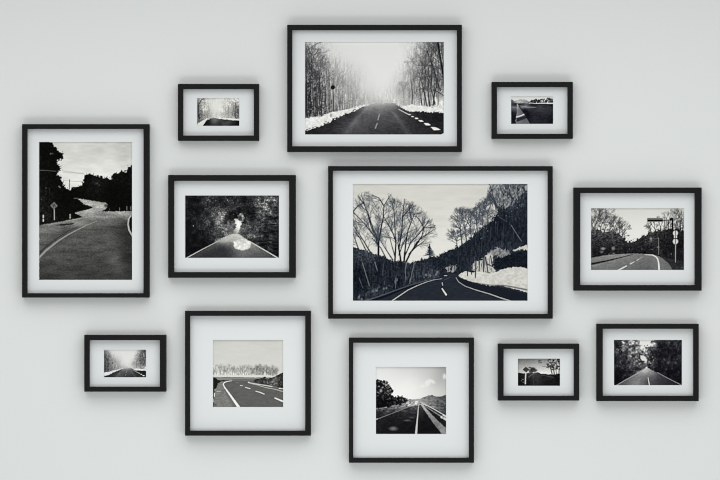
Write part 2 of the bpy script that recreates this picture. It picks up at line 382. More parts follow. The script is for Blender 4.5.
    p.line([(442.2, 288.6), (444, 291.4), (446.2, 294.6)], 1.3, 1.8, 214)
    p.line([(442.2, 282.6), (442.8, 285.2)], .9, 1, 180)
    p.line([(444.4, 275.6), (447, 275.6)], .8, .8, 190)
    p.line([(444, 280), (450, 277.6)], .5, .4, 95, .8)
    return p


# ------------------------------------------- tall print: road winding uphill
def hill_road():
    p = Print(39.1, 142.0, 132.0, 279.8, 4)
    rd = p.rd; X, Y = p.X, p.Y
    p.cool = (1, 1, -1); p.warm = (1, 0, -5)
    p.g = p.field([(60, 145, 198), (70, 150, 205), (90, 147, 207), (110, 146, 206), (126, 145, 198), (125, 156, 190), (110, 160, 211), (85, 165, 215), (75, 180, 222), (110, 170, 222), (128, 166, 212), (68, 170, 218), (100, 152, 200)]) + (p.noise(12, 4, 3) - .5) * 16
    k = 7.5; o = (38, 140)
    for q in (((180, 232), (250, 240), (340, 255)), ((186, 246), (250, 246), (340, 250)), ((190, 300), (240, 308), (335, 312))):
        p.line(sc(o, k, *q), .4, .4, 140, .7)
    p.line(sc(o, k, (236, 298), (236, 370)), .7, .7, 85, .9)
    tr = sc(o, k, (0, 0), (110, 18), (128, 55), (165, 85), (190, 105), (185, 140), (152, 155), (140, 175), (170, 190), (175, 230), (150, 240), (148, 262), (178, 270), (165, 292), (190, 320), (205, 358), (240, 368), (270, 352), (300, 347), (330, 340), (335, 300), (348, 265), (380, 250), (420, 262), (440, 262), (480, 275), (500, 288), (520, 280), (540, 300), (560, 255), (610, 240), (625, 228), (645, 240), (670, 220), (672, 200), (720, 192), (720, 640), (0, 640))
    base = p.field([(45, 150, 9), (55, 160, 8), (45, 185, 16), (44, 200, 24), (60, 200, 8), (90, 180, 12), (95, 183, 24), (110, 190, 6), (125, 175, 14), (120, 200, 6), (75, 195, 7), (50, 215, 20)])
    p.blend(p.poly(tr, 1.3, 1.3), p.leaves(base, 1.2, 1, 1.6) * .85)
    p.line([(39, 170.3), (47, 170.5), (56, 171.4)], 1.0, .6, 88, .9)
    for x, y, v, r in ((50.6, 153.8, 120, .8), (52.5, 153.6, 80, .8), (57, 175, 150, .8), (59, 186.5, 150, .8), (46, 188, 95, .7), (41.8, 199.8, 80, .7), (42.5, 208, 75, .7), (97, 183.5, 75, .9), (99, 185, 65, .8), (60.5, 175.5, 190, .7), (60, 187.5, 170, .6), (55, 202.5, 60, .5), (129, 184, 50, .5)):
        p.blob(x, y, r, r, v, .8, .9)
    p.line([(49.6, 188), (49.6, 194)], .7, .4, 50, .8)
    rp = [(78.2, 199), (82, 199), (86, 199.7), (96, 201.6), (106, 203), (107.2, 204.7), (106.7, 208), (101.5, 211.3), (112, 211.5), (132.5, 211), (132.5, 280), (39, 280), (39, 225.3), (58, 222), (74, 219), (83, 217), (78, 214.7), (74.3, 212.7), (80.7, 211.2), (86, 210), (89.3, 209), (93, 207.3), (88.7, 205.7), (84, 204.3), (81, 201.5)]
    road = p.field([(90, 202, 150), (84, 202, 165), (100, 206, 158), (104, 204, 150), (90, 212, 152), (78, 213, 160), (110, 214, 140), (125, 212.5, 160), (60, 225, 112), (45, 232, 106), (45, 242, 84), (65, 231, 78), (85, 221, 110), (75, 221, 128), (95, 217, 128), (95, 224, 92), (110, 222, 92), (124, 222, 62), (120, 217, 115), (127, 235, 44), (110, 240, 74), (90, 250, 78), (90, 235, 82), (70, 253, 76), (50, 265, 70), (85, 268, 58), (108, 262, 66), (125, 257, 42), (126, 247, 52), (60, 278, 56), (100, 276, 56), (115, 260, 84), (128, 272, 54), (45, 275, 52), (66, 243, 80)])
    road = road * (1 + (p.noise(1.2, .8, 2) - .5) * .28 + (p.noise(10, 2.5, 2) - .5) * .3)
    p.blend(p.poly(rp, .35, 1.0), road)
    p.blend(p.poly([(54.5, 225.2), (60, 223.8), (67, 223), (74, 222.8), (72, 224.2), (64, 225.2)], .3, 1.5, .5), 34, .9)
    p.line([(40, 252), (48, 245), (58, 237.6), (68, 231), (78, 226.6)], 1.8, .6, 45, .7)
    p.line([(39, 257.6), (46, 250.4), (58, 240.9), (68.7, 234.2), (78, 229.4), (87.3, 224.8), (97, 221)], 2.2, .5, 148, .95)
    p.line([(48, 224.6), (66, 221.4), (84, 217.6), (97, 216)], .6, .5, 160, .7)
    p.blob(106, 205.6, 2.0, 1.6, 45, .75, .9)
    p.blend(p.poly([(129, 218), (132.5, 216), (132.5, 236), (129.5, 229)], 0, 1, .5), 16)
    p.line([(130.4, 215.6), (128.4, 219), (127.7, 224), (128.8, 230), (132.4, 236.5)], 1.2, 1.7, 178)
    p.line([(131, 215), (132, 215)], .8, .8, 120)
    # diamond warning sign on a pale post, marker posts
    p.blend(p.poly([(53.9, 202.0), (57.7, 205.7), (53.9, 209.4), (50.1, 205.7)]), 108)
    p.line([(52.8, 204.3), (53.2, 206.8), (54.4, 204.4), (55.2, 207)], .6, .6, 35, .9)
    p.line([(54.1, 209.4), (54.4, 219.6)], 1.0, 1.1, 165)
    for x, ya, yb, v, w in ((43.3, 215.4, 221, 205, 1.4), (70, 214.6, 218, 175, 1.3), (119.3, 207.8, 210, 120, .8), (126.5, 206.6, 210, 120, .8), (130.5, 206.8, 209.8, 115, .9), (109.3, 208.5, 211, 75, .6)):
        p.line([(x, ya), (x, yb)], w, w, v, .95)
    p.line([(42.5, 218.4), (44.1, 218.4)], .7, .7, 30); p.line([(69, 216), (71, 216)], .5, .5, 30)
    p.line([(74, 198.4), (78, 198.3)], .7, .7, 110, .9)
    return p


# ------------------------------------- tunnel of leaves with headlight glow
def leaf_tunnel():
    p = Print(185.2, 195.5, 278.9, 257.8, 5)
    rd = p.rd; o = (184, 194); k = 7.38
    p.cool = (0, 1, 2); p.warm = (0, 0, -6)
    base = p.field([(190, 200, 32), (205, 200, 40), (214, 201, 70), (222, 202, 48), (230, 205, 30), (238, 200, 45), (250, 203, 36), (260, 199, 66), (275, 199, 85), (275, 213, 72), (268, 210, 95), (262, 216, 62), (255, 213, 45), (248, 208, 24), (216, 214, 88), (223, 212, 78), (205, 215, 46), (190, 215, 26), (195, 230, 24), (205, 230, 36), (214, 226, 66),
        (224, 220, 84), (226, 228, 92), (230, 226, 80), (218, 233, 70), (209, 240, 22), (190, 245, 18), (231, 214, 34), (229, 218, 40), (243, 224, 80), (249, 226, 98), (256, 226, 78), (265, 222, 72), (275, 226, 60), (260, 235, 56), (250, 235, 72), (270, 244, 34), (262, 240, 38), (278, 252, 20), (278, 240, 28), (200, 248, 18), (245, 218, 40), (254, 219, 36), (233, 203, 55)])
    p.g = p.leaves(base, 4.5, 1, 1.3) * (.55 + .45 * np.exp((p.noise(1.0) - .5) * 1.9)) * .9
    p.g *= .78 + .22 * smooth(196, 214, p.X)
    p.g += (p.noise(5, 1.2, 2) - .5) * np.clip((p.X - 240) / 20, 0, 1) * 40
    for i in range(75):
        x, y = rd.uniform(186, 278), rd.uniform(196, 240)
        v = rd.uniform(90, 165) * (1 if x > 210 else .7)
        p.line([(x, y), (x + rd.uniform(-1.2, 1.2), y + rd.uniform(-.6, .6))], .5, .3, v, .5)
    for x, y, v in ((193.5, 225.8, 165), (227.4, 200.2, 150), (215.7, 200.7, 120), (207, 200.5, 110), (206, 203, 90)):
        p.blob(x, y, .6, .8, v, .9, .9)
    # light at the end
    p.blob(235.5, 231, 7, 6, 120, .5, 1.6)
    gap = p.poly([(234.2, 219.2), (237.4, 218.6), (240, 220.2), (242.4, 221.2), (241.4, 225), (239.4, 228.6), (238.2, 232.8), (235, 234), (232.4, 233.6), (234.6, 230), (236.2, 226.6), (234.4, 223.4)], .8, 1.4, .7)
    p.blend(gap, p.field([(236, 220.4, 205), (238, 222, 238), (240.6, 222.4, 215), (238, 226, 240), (236.6, 230, 190), (234.6, 232.6, 140), (238, 231, 200)]))
    rim = p.poly([(237.4, 216), (239, 213.6), (241.6, 213), (243.6, 215), (243.6, 218.6), (242.4, 221), (240.2, 220.6), (238.2, 219.4)], .9, 1.2, .6)
    p.blend(rim, 150, .7)
    for x, y, v, r in ((240.2, 217.6, 34, 1.5), (239, 219.4, 40, .9), (241.2, 219.6, 44, .9), (242.6, 216.2, 205, 1.0), (240.4, 214.2, 170, .9), (242.4, 219, 175, .6), (238, 215.8, 120, .7), (235.6, 224.8, 60, .8), (241, 226.6, 66, .9), (233.4, 214.6, 105, .6), (236.8, 213, 90, .5), (244.8, 213.4, 85, .6)):
        p.blob(x, y, r, r, v, .85, 1.0)
    p.blend(p.poly([(214, 243), (221, 238.4), (231, 234), (233, 235.4), (223, 240.5), (216, 244)], .8, 1.3, .8), 150, .6)
    rp = sc(o, k, (30, 468), (240, 350), (250, 330), (290, 318), (360, 294), (402, 294), (470, 340), (500, 355), (696, 470))
    road = p.field([(236, 235, 205), (230, 237, 185), (224, 239.5, 165), (219, 241, 120), (240, 236, 205), (245, 239, 190), (215, 246, 70), (222, 247, 56), (230, 250, 64), (231, 243, 120), (226, 242.5, 125), (205, 253, 52), (225, 256, 46), (240, 256, 92), (245, 253, 98), (255, 250, 100), (262, 255, 80), (270, 257, 66), (253, 245, 125)])
    p.blend(p.poly(rp, .3, 1.5, .5), road * (1 + (p.noise(1.3, 1, 2) - .5) * .25))
    p.blend(p.poly([(216, 242), (224, 238), (233, 233.6), (238.5, 233.6), (249, 241), (233, 241.6), (224, 242.4)], .5, 1.5, .8), 178, .5)
    gl = p.poly([(232.8, 241.2), (238, 239.8), (243.6, 239), (251, 242), (250.6, 246), (247.7, 249), (242.3, 250.2), (237.5, 249.6), (234, 247.5)], .7, 2, .7)
    p.blend(gl, p.field([(236, 244, 222), (241, 243, 205), (240, 247, 232), (246, 243, 222), (248, 246, 205), (243, 249, 225), (236, 247, 200)]) + (p.noise(1.8) - .5) * 40)
    p.line([(187, 257.6), (202, 249.4), (219, 240.6)], 1.1, .6, 195)
    p.line([(249.6, 241.2), (262, 248.6), (278, 258)], .7, 1.1, 214)
    return p


# ----------------------------------------- town road with gantry and round signs
def gantry_road():
    p = Print(591.1, 208.3, 684.0, 269.9, 7)
    rd = p.rd; o = (590, 207); k = 7.5; X, Y = p.X, p.Y
    p.cool = (0, 0, 2); p.warm = (0, 0, -6)
    p.g = p.field([(595, 210, 200), (610, 212, 206), (640, 211, 209), (680, 211, 203), (640, 230, 222), (625, 228, 219), (655, 225, 219), (600, 216, 205)])
    for x, y, an, h in ((593, 236, 1.7, 12), (596, 236, 1.6, 14), (600, 236, 1.5, 13), (604, 238, 1.5, 10), (609, 238, 1.5, 9), (614, 238, 1.45, 9), (618, 240, 1.4, 8), (621, 242, 1.3, 8), (592, 232, 1.2, 10)):
        p.branch(x, y, an, h, .95, 52, 5, .45, .75, .66)
    for x, y, an, h in ((657, 234, 1.9, 6), (661, 234, 1.7, 7), (666, 234, 1.6, 9), (669, 234, 1.5, 9), (676, 232, 1.6, 9), (680, 232, 1.5, 10), (683, 232, 1.6, 9), (653, 236, 2, 5)):
        p.branch(x, y, an, h, .9, 52, 4, .45, .75, .66)
    up = [(591, 230), (597, 229), (604.7, 232), (611, 230.6), (619.3, 233), (624.7, 238.4), (628, 242), (632.7, 240.3), (636, 240), (640.7, 237.7), (643.3, 235.4), (647.3, 234.3), (651.3, 232), (656.7, 230.7), (662, 230.4), (666.7, 229.6), (672.7, 229.3), (678, 229), (684, 231)]
    base = p.field([(595, 234, 62), (600, 242, 44), (595, 252, 28), (606, 238, 56), (612, 242, 50), (618, 238, 58), (622, 246, 40), (616, 252, 30), (628, 248, 34), (634, 245, 36), (640, 248, 30), (645, 242, 44), (651, 240, 52), (655, 248, 38), (662, 240, 34), (668, 245, 26), (680, 240, 24), (680, 255, 26), (670, 256, 28), (664, 256, 36), (645, 251, 26)])
    p.blend(p.under(up, 1.7, 1.6, 1.0), p.leaves(base, 1.0, 1, 1.3) * .92 + (p.noise(.8, 4, 2) - .5) * 16)
    hz = p.under([(591, 219), (597, 215), (604, 221), (612, 224), (620, 229), (625, 235), (629, 242), (655, 234), (662, 226), (668, 222), (675, 219), (684, 218)], 2.2, 2.2, 3) * (1 - p.under(up, 1, 2, 1.5))
    p.blend(hz, 62, np.clip((p.noise(1.2, 1.5, 2) - .38) * 1.8, 0, .8))
    for x in (664.9, 668.3):
        p.line([(x, 221), (x, 234)], .9, 1.1, 38, .9)
    p.line([(680, 224), (680.5, 236)], 1.2, 1.4, 36, .9)
    for x, y, rx, ry, v in ((603.3, 248.6, 2.2, 1.4, 150), (602, 252, 1.6, 1.2, 110), (613.5, 248.3, 1.6, 1.7, 140), (614, 254, 1.5, 1.2, 150), (609.2, 254.8, .9, 1, 205), (606, 251, 1.4, 1.6, 18), (610, 250, 1.2, 1.6, 20), (651, 238.8, 1.2, 1.2, 150), (651.3, 241, .6, 1, 120), (658.3, 247, 1, .8, 150), (652, 249.4, 1.2, .4, 100), (629.5, 249, .5, 1, 95), (642, 249, .6, 1.4, 80), (671.5, 254, .6, .9, 140)):
        p.blob(x, y, rx, ry, v, .85, .9)
    p.line([(653, 238.3), (658.6, 238.4)], .6, .5, 90, .9)
    p.line([(658.7, 237.8), (658.7, 254.6)], .7, .7, 128, .9)
    p.line([(602.5, 222.4), (611, 222.4)], .7, .7, 90, .85)
    p.blend(p.poly([(610.2, 220), (612, 220), (612, 227.4), (610.2, 227.4)]), 95, .8)
    p.line([(610.2, 224), (612, 224)], .7, .7, 30)
    # pavement and kerb
    p.blend(p.poly([(591, 257.9), (603.3, 255.5), (616.7, 254.1), (634, 253.4), (643.3, 253.8), (652.7, 254.5), (658, 255.8), (664.7, 259.5), (670, 264.3), (672.7, 270), (591, 270)], .2, 1.5), p.field([(600, 268, 112), (620, 264, 106), (640, 257, 112), (650, 262, 102), (640, 268, 96), (665, 266, 108), (668, 263, 102), (656, 258, 118), (595, 260, 118), (610, 257, 128), (622, 255, 135)]) * (1 + (p.noise(1.5, .7, 2) - .5) * .2))
    p.line([(591, 264), (606, 261), (620, 257.7), (633, 254.3)], 2.0, .5, 34)
    p.line([(591, 257.4), (603, 255.1), (617, 253.7), (634, 253)], .8, .4, 26)
    p.line([(618.6, 270), (626.8, 265.8)], 1.7, 1.2, 210)
    p.line([(630.6, 263.7), (634.2, 261.8)], 1.2, .9, 205)
    p.line([(636.8, 260.5), (639.2, 258.9)], .9, .8, 190)
    p.line([(640, 258.3), (642.8, 257)], .6, .5, 160)
    p.line([(593, 266), (600, 264.4)], .8, .6, 150, .8)
    p.line([(645, 254.6), (652.5, 254.9), (655.8, 256.5), (657.8, 259), (658.7, 263), (659.1, 270)], .6, 1.9, 222)
    p.blend(p.poly([(660, 256), (668, 258), (684, 262), (684, 270), (673, 270), (669, 263.5)], .3, 1.2), 30 + p.noise(1) * 22)
    p.blob(682, 267.5, 1.4, .8, 90, .6)
    # gantry board, arm and mast
    p.line([(672.6, 218.6), (672.6, 232), (672.4, 256)], 1.6, 1.4, 22)
    p.line([(662, 220.4), (671, 220.1)], .9, .9, 66)
    p.blend(p.poly([(647.3, 218), (662.6, 218), (662.6, 222), (647.3, 222)]), 150)
    p.blend(p.poly([(647.2, 219.3), (663, 219.3), (663, 221.6), (647.2, 221.6)]), 20)
    p.line([(648, 218.5), (662, 218.5)], .7, .7, 95)
    p.blend(p.poly([(669.8, 218.6), (671.4, 217.8), (673.6, 218.4), (673.6, 220.9), (669.8, 220.9)]), 22)
    p.line([(675.6, 243), (675.5, 262)], 1.0, .9, 165)
    for y, r in ((233.2, 2.7), (237.1, 1.6), (241.4, 2.8)):
        p.blob(675.5, y, r, r, 204, 1, .25)
    p.line([(675.5, 230.8), (675.5, 244)], .7, .7, 40, .9)
    p.line([(673, 238.6), (678, 238.6)], .8, .8, 30, .9)
    return p


# ------------------------------------------------ straight road through woods
def wood_road():
    p = Print(614.1, 340.0, 681.9, 385.2, 12)
    rd = p.rd; o = (610, 338); k = 9.73
    p.cool = (0, 0, 4); p.warm = (0, 0, -4)
    base = p.field([(617, 344, 36), (622, 346, 95), (626, 345, 125), (622, 352, 56), (628, 351, 84), (634, 348, 120), (632, 354, 105), (630, 360, 62), (618, 358, 38), (618, 352, 50), (622, 364, 46), (622, 370, 30), (628, 367, 44), (634, 362, 64), (637, 356, 90), (640, 367, 66), (638, 346, 170), (645, 349, 150),
        (642, 353, 95), (650, 352, 64), (648, 356, 90), (655, 347, 76), (652, 344, 120), (660, 345, 30), (663, 341, 60), (670, 350, 26), (669, 362, 46), (656, 362, 30), (650, 362, 46), (650, 367, 60), (670, 372, 22), (679, 380, 14), (678, 345, 32), (678, 341, 55), (660, 370, 24), (619, 376, 24), (626, 374, 34), (616, 381, 16), (664, 356, 36)])
    p.g = p.leaves(base, 3.2, 1, 1.2) * (.5 + .5 * np.exp((p.noise(1.0) - .5) * 2.2)) * .88
    p.blend(p.poly(sc(o, k, (280, 12), (405, 12), (392, 45), (440, 50), (450, 66), (400, 78), (350, 92), (340, 112), (318, 122), (300, 92), (290, 50)), 1.0, 1.5, .4), 222)
    for i in range(60):
        x, y = rd.gauss(643, 5), rd.uniform(345, 364)
        p.blob(x, y, .5, .6, rd.choice((150, 180, 200, 60, 40)), .75, .9)
    for i in range(60):
        x, y = rd.uniform(615, 640), rd.uniform(341, 370)
        p.line([(x, y), (x + rd.uniform(-.9, .9), y + rd.uniform(-.9, .9))], .6, .4, rd.uniform(110, 190) if y < 358 else 100, .55)
    p.blend(p.poly(sc(o, k, (296, 172), (330, 165), (362, 212), (356, 245), (340, 250), (325, 236), (298, 208)), .5, 1.2, .4), 214)
    p.blob(642.4, 361.8, 2.6, 1.0, 40, .85, .8)
    p.blob(645.8, 364.5, 1.4, 1.6, 120, .7, .9)
    p.line([(653.2, 349), (655, 356), (658, 366)], .5, .5, 60, .6); p.line([(658.5, 350), (660, 361)], .7, .6, 18, .8)
    for q in (((404, 40), (440, 30), (500, 34)), ((390, 95), (430, 92), (450, 98)), ((350, 95), (400, 100), (440, 96))):
        p.line(sc(o, k, *q), 1.4, .8, 60, .7)
    rp = sc(o, k, (52, 466), (180, 386), (260, 340), (340, 300), (355, 280), (380, 298), (440, 328), (520, 368), (700, 460), (700, 466))
    road = p.field([(646, 370, 158), (640, 374, 118), (632, 379, 92), (624, 383, 72), (640, 384, 104), (634, 384, 112), (648, 377, 88), (655, 376, 78), (651, 384, 60), (662, 381, 44), (671, 384, 30), (645, 381, 76), (652, 372.5, 110), (659, 376, 56)])
    road = road * 1.15
    p.blend(p.poly(rp, .25, 1.2, .35), road * (1 + (p.noise(1.4, 1, 2) - .5) * .2))
    p.blob(646.6, 367.8, 1.2, 1.1, 210, .9, .9)
    p.line([(616.2, 385.4), (628.5, 378.4), (641, 371.6)], .6, .45, 175)
    p.line([(657.4, 372.4), (668, 378.2), (681.6, 385)], .5, .55, 172)
    p.line([(648.2, 377.4), (649, 382), (649.6, 385.4)], .7, 1.1, 214)
    p.line([(637, 372.2), (645, 368.6)], .6, .5, 190, .7)
    return p


# ------------------------------------------------ bend with frosted tree line
def frosty_bend():
    p = Print(213.0, 340.0, 283.1, 407.0, 9)
    rd = p.rd; X, Y = p.X, p.Y
    p.cool = (0, 0, -1); p.warm = (0, 0, -6)
    p.g = p.field([(215, 343, 197), (230, 345, 201), (270, 345, 199), (250, 360, 204), (280, 366, 205), (220, 362, 204)]) + (p.noise(10, 3, 2) - .5) * 5
    p.blend(p.under([(213, 373.6), (284, 373.6)], 0, 1, 2.5), 212)
    # frosted trees
    x = 213.5
    while x < 277:
        top = 365.4 + rd.uniform(-1.2, 2.4) + (1.8 if x < 217 else 0) + (1.5 if 246 < x < 252 else 0)
        dk = 166 if x < 250 else 138
        if x > 275: top += 3
        p.blob(x, (top + 375) / 2, rd.uniform(.8, 1.5), (375 - top) / 2, dk + 16, .5, 1.0)
        p.branch(x, 375.5, math.pi / 2, (375 - top) * .42, .7, dk - 12, 4, .4, .7, .68)
        x += rd.uniform(1.1, 2.6)
    for x in (255, 258, 267.5, 270, 273):
        p.blob(x, 371.4, 2.2, 3.6, 130, .42, 1.1)
    m = p.poly([(213, 366), (276, 367), (276, 375.5), (213, 375.5)], 1, 2, .8)
    p.g -= m * (p.noise(.9, 1.8, 2) - .5) * 62
    p.blend(p.poly([(213, 374.9), (271, 375.2), (268, 377.6), (213, 377)], .3, 1, .3), 212, .85)
    p.blend(p.under([(213, 377), (250, 377.4), (284, 377.6)], .2, 2, .6), 132)
    p.line([(222, 377.9), (244, 377.6)], .7, .6, 100, .8); p.line([(232, 379.6), (268, 379)], .7, .9, 88, .85)
    p.blend(p.under([(213, 380.6), (232, 380.4), (284, 380)], .1, 1, .5), 92 + (p.noise(3, 1.5) - .5) * 10)
    # shoulder
    p.blend(p.poly([(213, 380), (221, 381), (231, 380.6), (225, 382.4), (223, 384.2), (225, 388), (238, 407), (213, 407)], .2, 1), 118 + (p.noise(2, .8) - .5) * 26)
    p.blend(p.poly([(225.5, 388.5), (223.6, 385.5), (224.5, 391), (233, 407), (238, 407)], 0, 1, .6), 96, .6)
    p.blend(p.poly([(213, 377.2), (216, 378), (218, 380.2), (229, 379.9), (228.6, 380.9), (221, 381.6), (217.8, 383.6), (216.6, 387.8), (214.5, 389.6), (214.8, 394), (213, 398)], .4, 1.2), 26)
    p.line([(213.4, 390), (213.6, 407)], 1.1, 1.1, 36, .9)
    p.line([(214.6, 393.4), (214.4, 396.4)], .9, .9, 232); p.line([(213.4, 399), (213.8, 402)], .7, .7, 190)
    p.line([(217, 391.4), (220.5, 391.2)], .8, .6, 196, .9); p.line([(214.4, 390.2), (217.2, 389)], .6, .6, 160, .8); p.line([(214.6, 404), (216.4, 405.4)], .8, .8, 60, .8)
    p.line([(232, 380.9), (227.3, 381.4), (224.4, 382.6), (223.3, 384.2), (224.5, 387.2), (227.3, 391), (231.6, 397), (239, 407.5)], .5, 2.7, 238)
    # right hand lines, bank and car
    bank = [(253, 381.4), (255.2, 379.6), (259, 378.4), (263, 378.2), (269.3, 378.4), (272, 377.6), (276.3, 375.6), (279.6, 374), (283.4, 372.4), (283.4, 388.2), (276.3, 386.6), (269.3, 385.7), (263.9, 384.4), (259.5, 383.8)]
    p.blend(p.poly(bank, .3, 1.2), p.leaves(p.field([(256, 380.5, 50), (262, 381, 56), (266, 380, 62), (268.5, 378.9, 28), (270, 382, 96), (268, 384, 70), (274, 379.5, 84), (276, 383, 90), (280, 377, 52), (282, 374.5, 48), (282, 384, 44), (278, 385.5, 50)]), 1.2, 1, 1.1))
    p.blend(p.poly([(263.2, 377.2), (264, 376.7), (265.6, 376.8), (266.3, 378.3), (263, 378.3)]), 40)
    p.line([(248.2, 382.2), (253, 383.5), (259.5, 384.5), (266.6, 385.6), (272.4, 386.6)], .7, 1.0, 214, .95)
    p.line([(272.4, 386.6), (277, 387.2)], .8, .8, 130, .8)
    p.line([(249, 383.2), (256.8, 384.9), (265, 387.4), (275.3, 389.4), (283.2, 391.6)], .6, .9, 186, .9)
    p.line([(279, 388.4), (283.2, 388.8)], .9, .9, 228); p.blob(248.5, 382.3, .7, .6, 232)
    p.line([(240.2, 385.5), (242.6, 385.8)], .8, .7, 205); p.line([(245.3, 387.3), (250, 388.7)], .8, 1, 216); p.line([(236, 382.6), (238.6, 383)], .6, .6, 140, .8)
    p.line([(255.8, 391.2), (259.5, 392.2), (264, 394)], .9, 1.1, 222); p.line([(274.8, 398), (283.4, 401.6)], 1.2, 1.7, 236)
    return p


# ----------------------------------- open road with guard rail and leafy tree
def rail_road():
    p = Print(376.0, 367.0, 446.1, 434.0, 10)
    rd = p.rd; o = (374, 365); k = 6.757; X, Y = p.X, p.Y
    p.cool = (0, 0, 2); p.warm = (0, 0, -3)
    p.g = p.field([(378, 369, 217), (390, 369, 215), (402, 369, 208), (420, 370, 198), (436, 369, 176), (444, 370, 158), (440, 376, 172), (430, 374, 192), (430, 388, 208), (410, 380, 222), (390, 382, 226), (400, 393, 233), (420, 395, 224), (440, 388, 192), (437, 381, 180), (444, 384, 178), (385, 375, 222), (415, 388, 226)])
    p.blend(p.poly(sc(o, k, (320, 140), (350, 112), (380, 100), (410, 100), (416, 116), (390, 128), (360, 140)), 1.4, 2.5, 1.2), 230, .7)
    p.blob(422.5, 386.4, 3.5, 1.2, 228, .6, 1.2); p.blob(444.6, 376.6, 1.8, 2.6, 228, .8, 1)
    # hills
    hl = sc(o, k, (200, 236), (300, 230), (330, 222), (350, 214), (375, 205), (392, 205), (425, 214), (450, 212), (490, 202))
    p.blend(p.under(hl, .4, 2, .5), p.field([(412, 400, 150), (425, 398, 122), (432, 397, 112), (440, 398, 96), (445, 397, 78), (436, 402, 96), (428, 402, 140), (418, 402, 150), (444, 402, 84), (408, 401, 130)]) + (p.noise(2.2, 1) - .5) * 60)
    p.blend(p.under(sc(o, k, (15, 300), (120, 282), (200, 262), (230, 246), (310, 244), (330, 262), (490, 262)), .4, 1.5, .8), p.field([(380, 410, 72), (390, 408, 92), (400, 405, 130), (408, 402, 170), (416, 402, 185), (422, 404, 150), (430, 404, 130), (438, 404, 90), (444, 404, 70), (395, 411, 88), (384, 414, 52), (405, 408, 105)]) * (1 + (p.noise(1.8, .9) - .5) * .9))
    # the big tree and the hedge behind it
    tr = sc(o, k, (0, 92), (35, 105), (60, 103), (85, 108), (100, 130), (110, 150), (130, 170), (120, 195), (136, 215), (160, 213), (200, 215), (232, 230), (222, 250), (190, 264), (120, 280), (0, 300))
    p.blend(p.poly(tr, 1.2, 1.3), p.leaves(p.field([(380, 383, 36), (385, 388, 52), (380, 394, 34), (380, 402, 8), (395, 400, 26), (403, 399, 40), (388, 405, 10)]), 1.2, 1, 3.0))
    for x, y, r in ((381, 391, 1.3), (386.5, 385, .9), (383, 387.5, .7), (379, 386.5, .6), (388, 391, .6), (391.5, 393.5, .7), (387, 381.7, .6)):
        p.blob(x, y, r, r * 1.2, 190, .75, 1)
    # carriageway
    rp = sc(o, k, (0, 374), (90, 340), (180, 306), (240, 282), (300, 270), (318, 266), (345, 310), (400, 386), (470, 470), (0, 470))
    p.blend(p.poly(rp, .2, 1, .4), p.field([(378, 424, 26), (390, 418, 26), (400, 414, 34), (408, 410, 44), (415, 406, 80), (400, 430, 18), (410, 420, 24), (422, 420, 22), (424, 410, 34), (430, 428, 16), (385, 432, 22)]) * (1 + (p.noise(2.2, .9) - .5) * .7))
    p.blend(p.poly(sc(o, k, (0, 312), (60, 306), (140, 296), (230, 280), (180, 306), (90, 340), (0, 374)), .4, 1.5, .5), p.field([(378, 412, 34), (378, 417, 30), (388, 411, 66), (396, 409, 84), (404, 407, 100), (392, 413, 34)]) * (1 + (p.noise(2, .8) - .5) * .8))
    p.line(sc(o, k, (0, 374), (90, 340), (180, 305), (235, 281)), .8, .5, 140, .85)
    p.blob(377, 419, .9, .8, 205, .9); p.blob(388, 411.6, 1.2, .8, 120, .7, 1); p.blob(384, 410.5, .7, .8, 15, .8)
    for x, y, rx, ry, v in ((393.4, 428.6, 3.6, 1.8, 138), (407.3, 420.5, 3.2, .8, 105), (411.6, 417.6, 2.4, .6, 90), (404, 411, 3, .6, 96), (402.4, 408.6, 3, .6, 110)):
        p.blob(x, y, rx, ry, v, .75, 1.3)
    p.line([(418.6, 405.5), (417.6, 416), (416, 434.5)], .6, 2.3, 196)
    p.line([(416, 405), (417.6, 404)], .8, .6, 200, .8)
    # guard rail on its kerb
    p.blend(p.poly(sc(o, k, (330, 262), (490, 340), (490, 470), (470, 470), (400, 380)), 0, 1, .3), 26 + (p.noise(1.2) - .5) * 26)
    p.blend(p.poly(sc(o, k, (312, 264), (326, 266), (372, 316), (430, 376), (490, 430), (490, 470), (462, 470), (400, 392), (345, 312)), .15, 1, .3), p.field([(422, 406, 175), (430, 418, 128), (437, 426, 118), (445, 432, 138)]) + (p.noise(1.5) - .5) * 30)
    p.line(sc(o, k, (322, 258), (360, 276), (400, 298), (450, 328), (490, 350)), .9, 2.0, 205)
    p.line(sc(o, k, (345, 278), (400, 314), (450, 346), (490, 374)), .7, 1.5, 150, .9)
    p.line(sc(o, k, (360, 280), (410, 308), (460, 338)), .5, 1.0, 40, .9)
    p.line(sc(o, k, (455, 352), (490, 368)), 2.2, 2.6, 222, .85)
    for x, y in ((430, 318), (400, 300), (465, 345)):
        q = sc(o, k, (x, y), (x + 2, y + 26)); p.line(q, .7, .7, 70, .8)
    return p


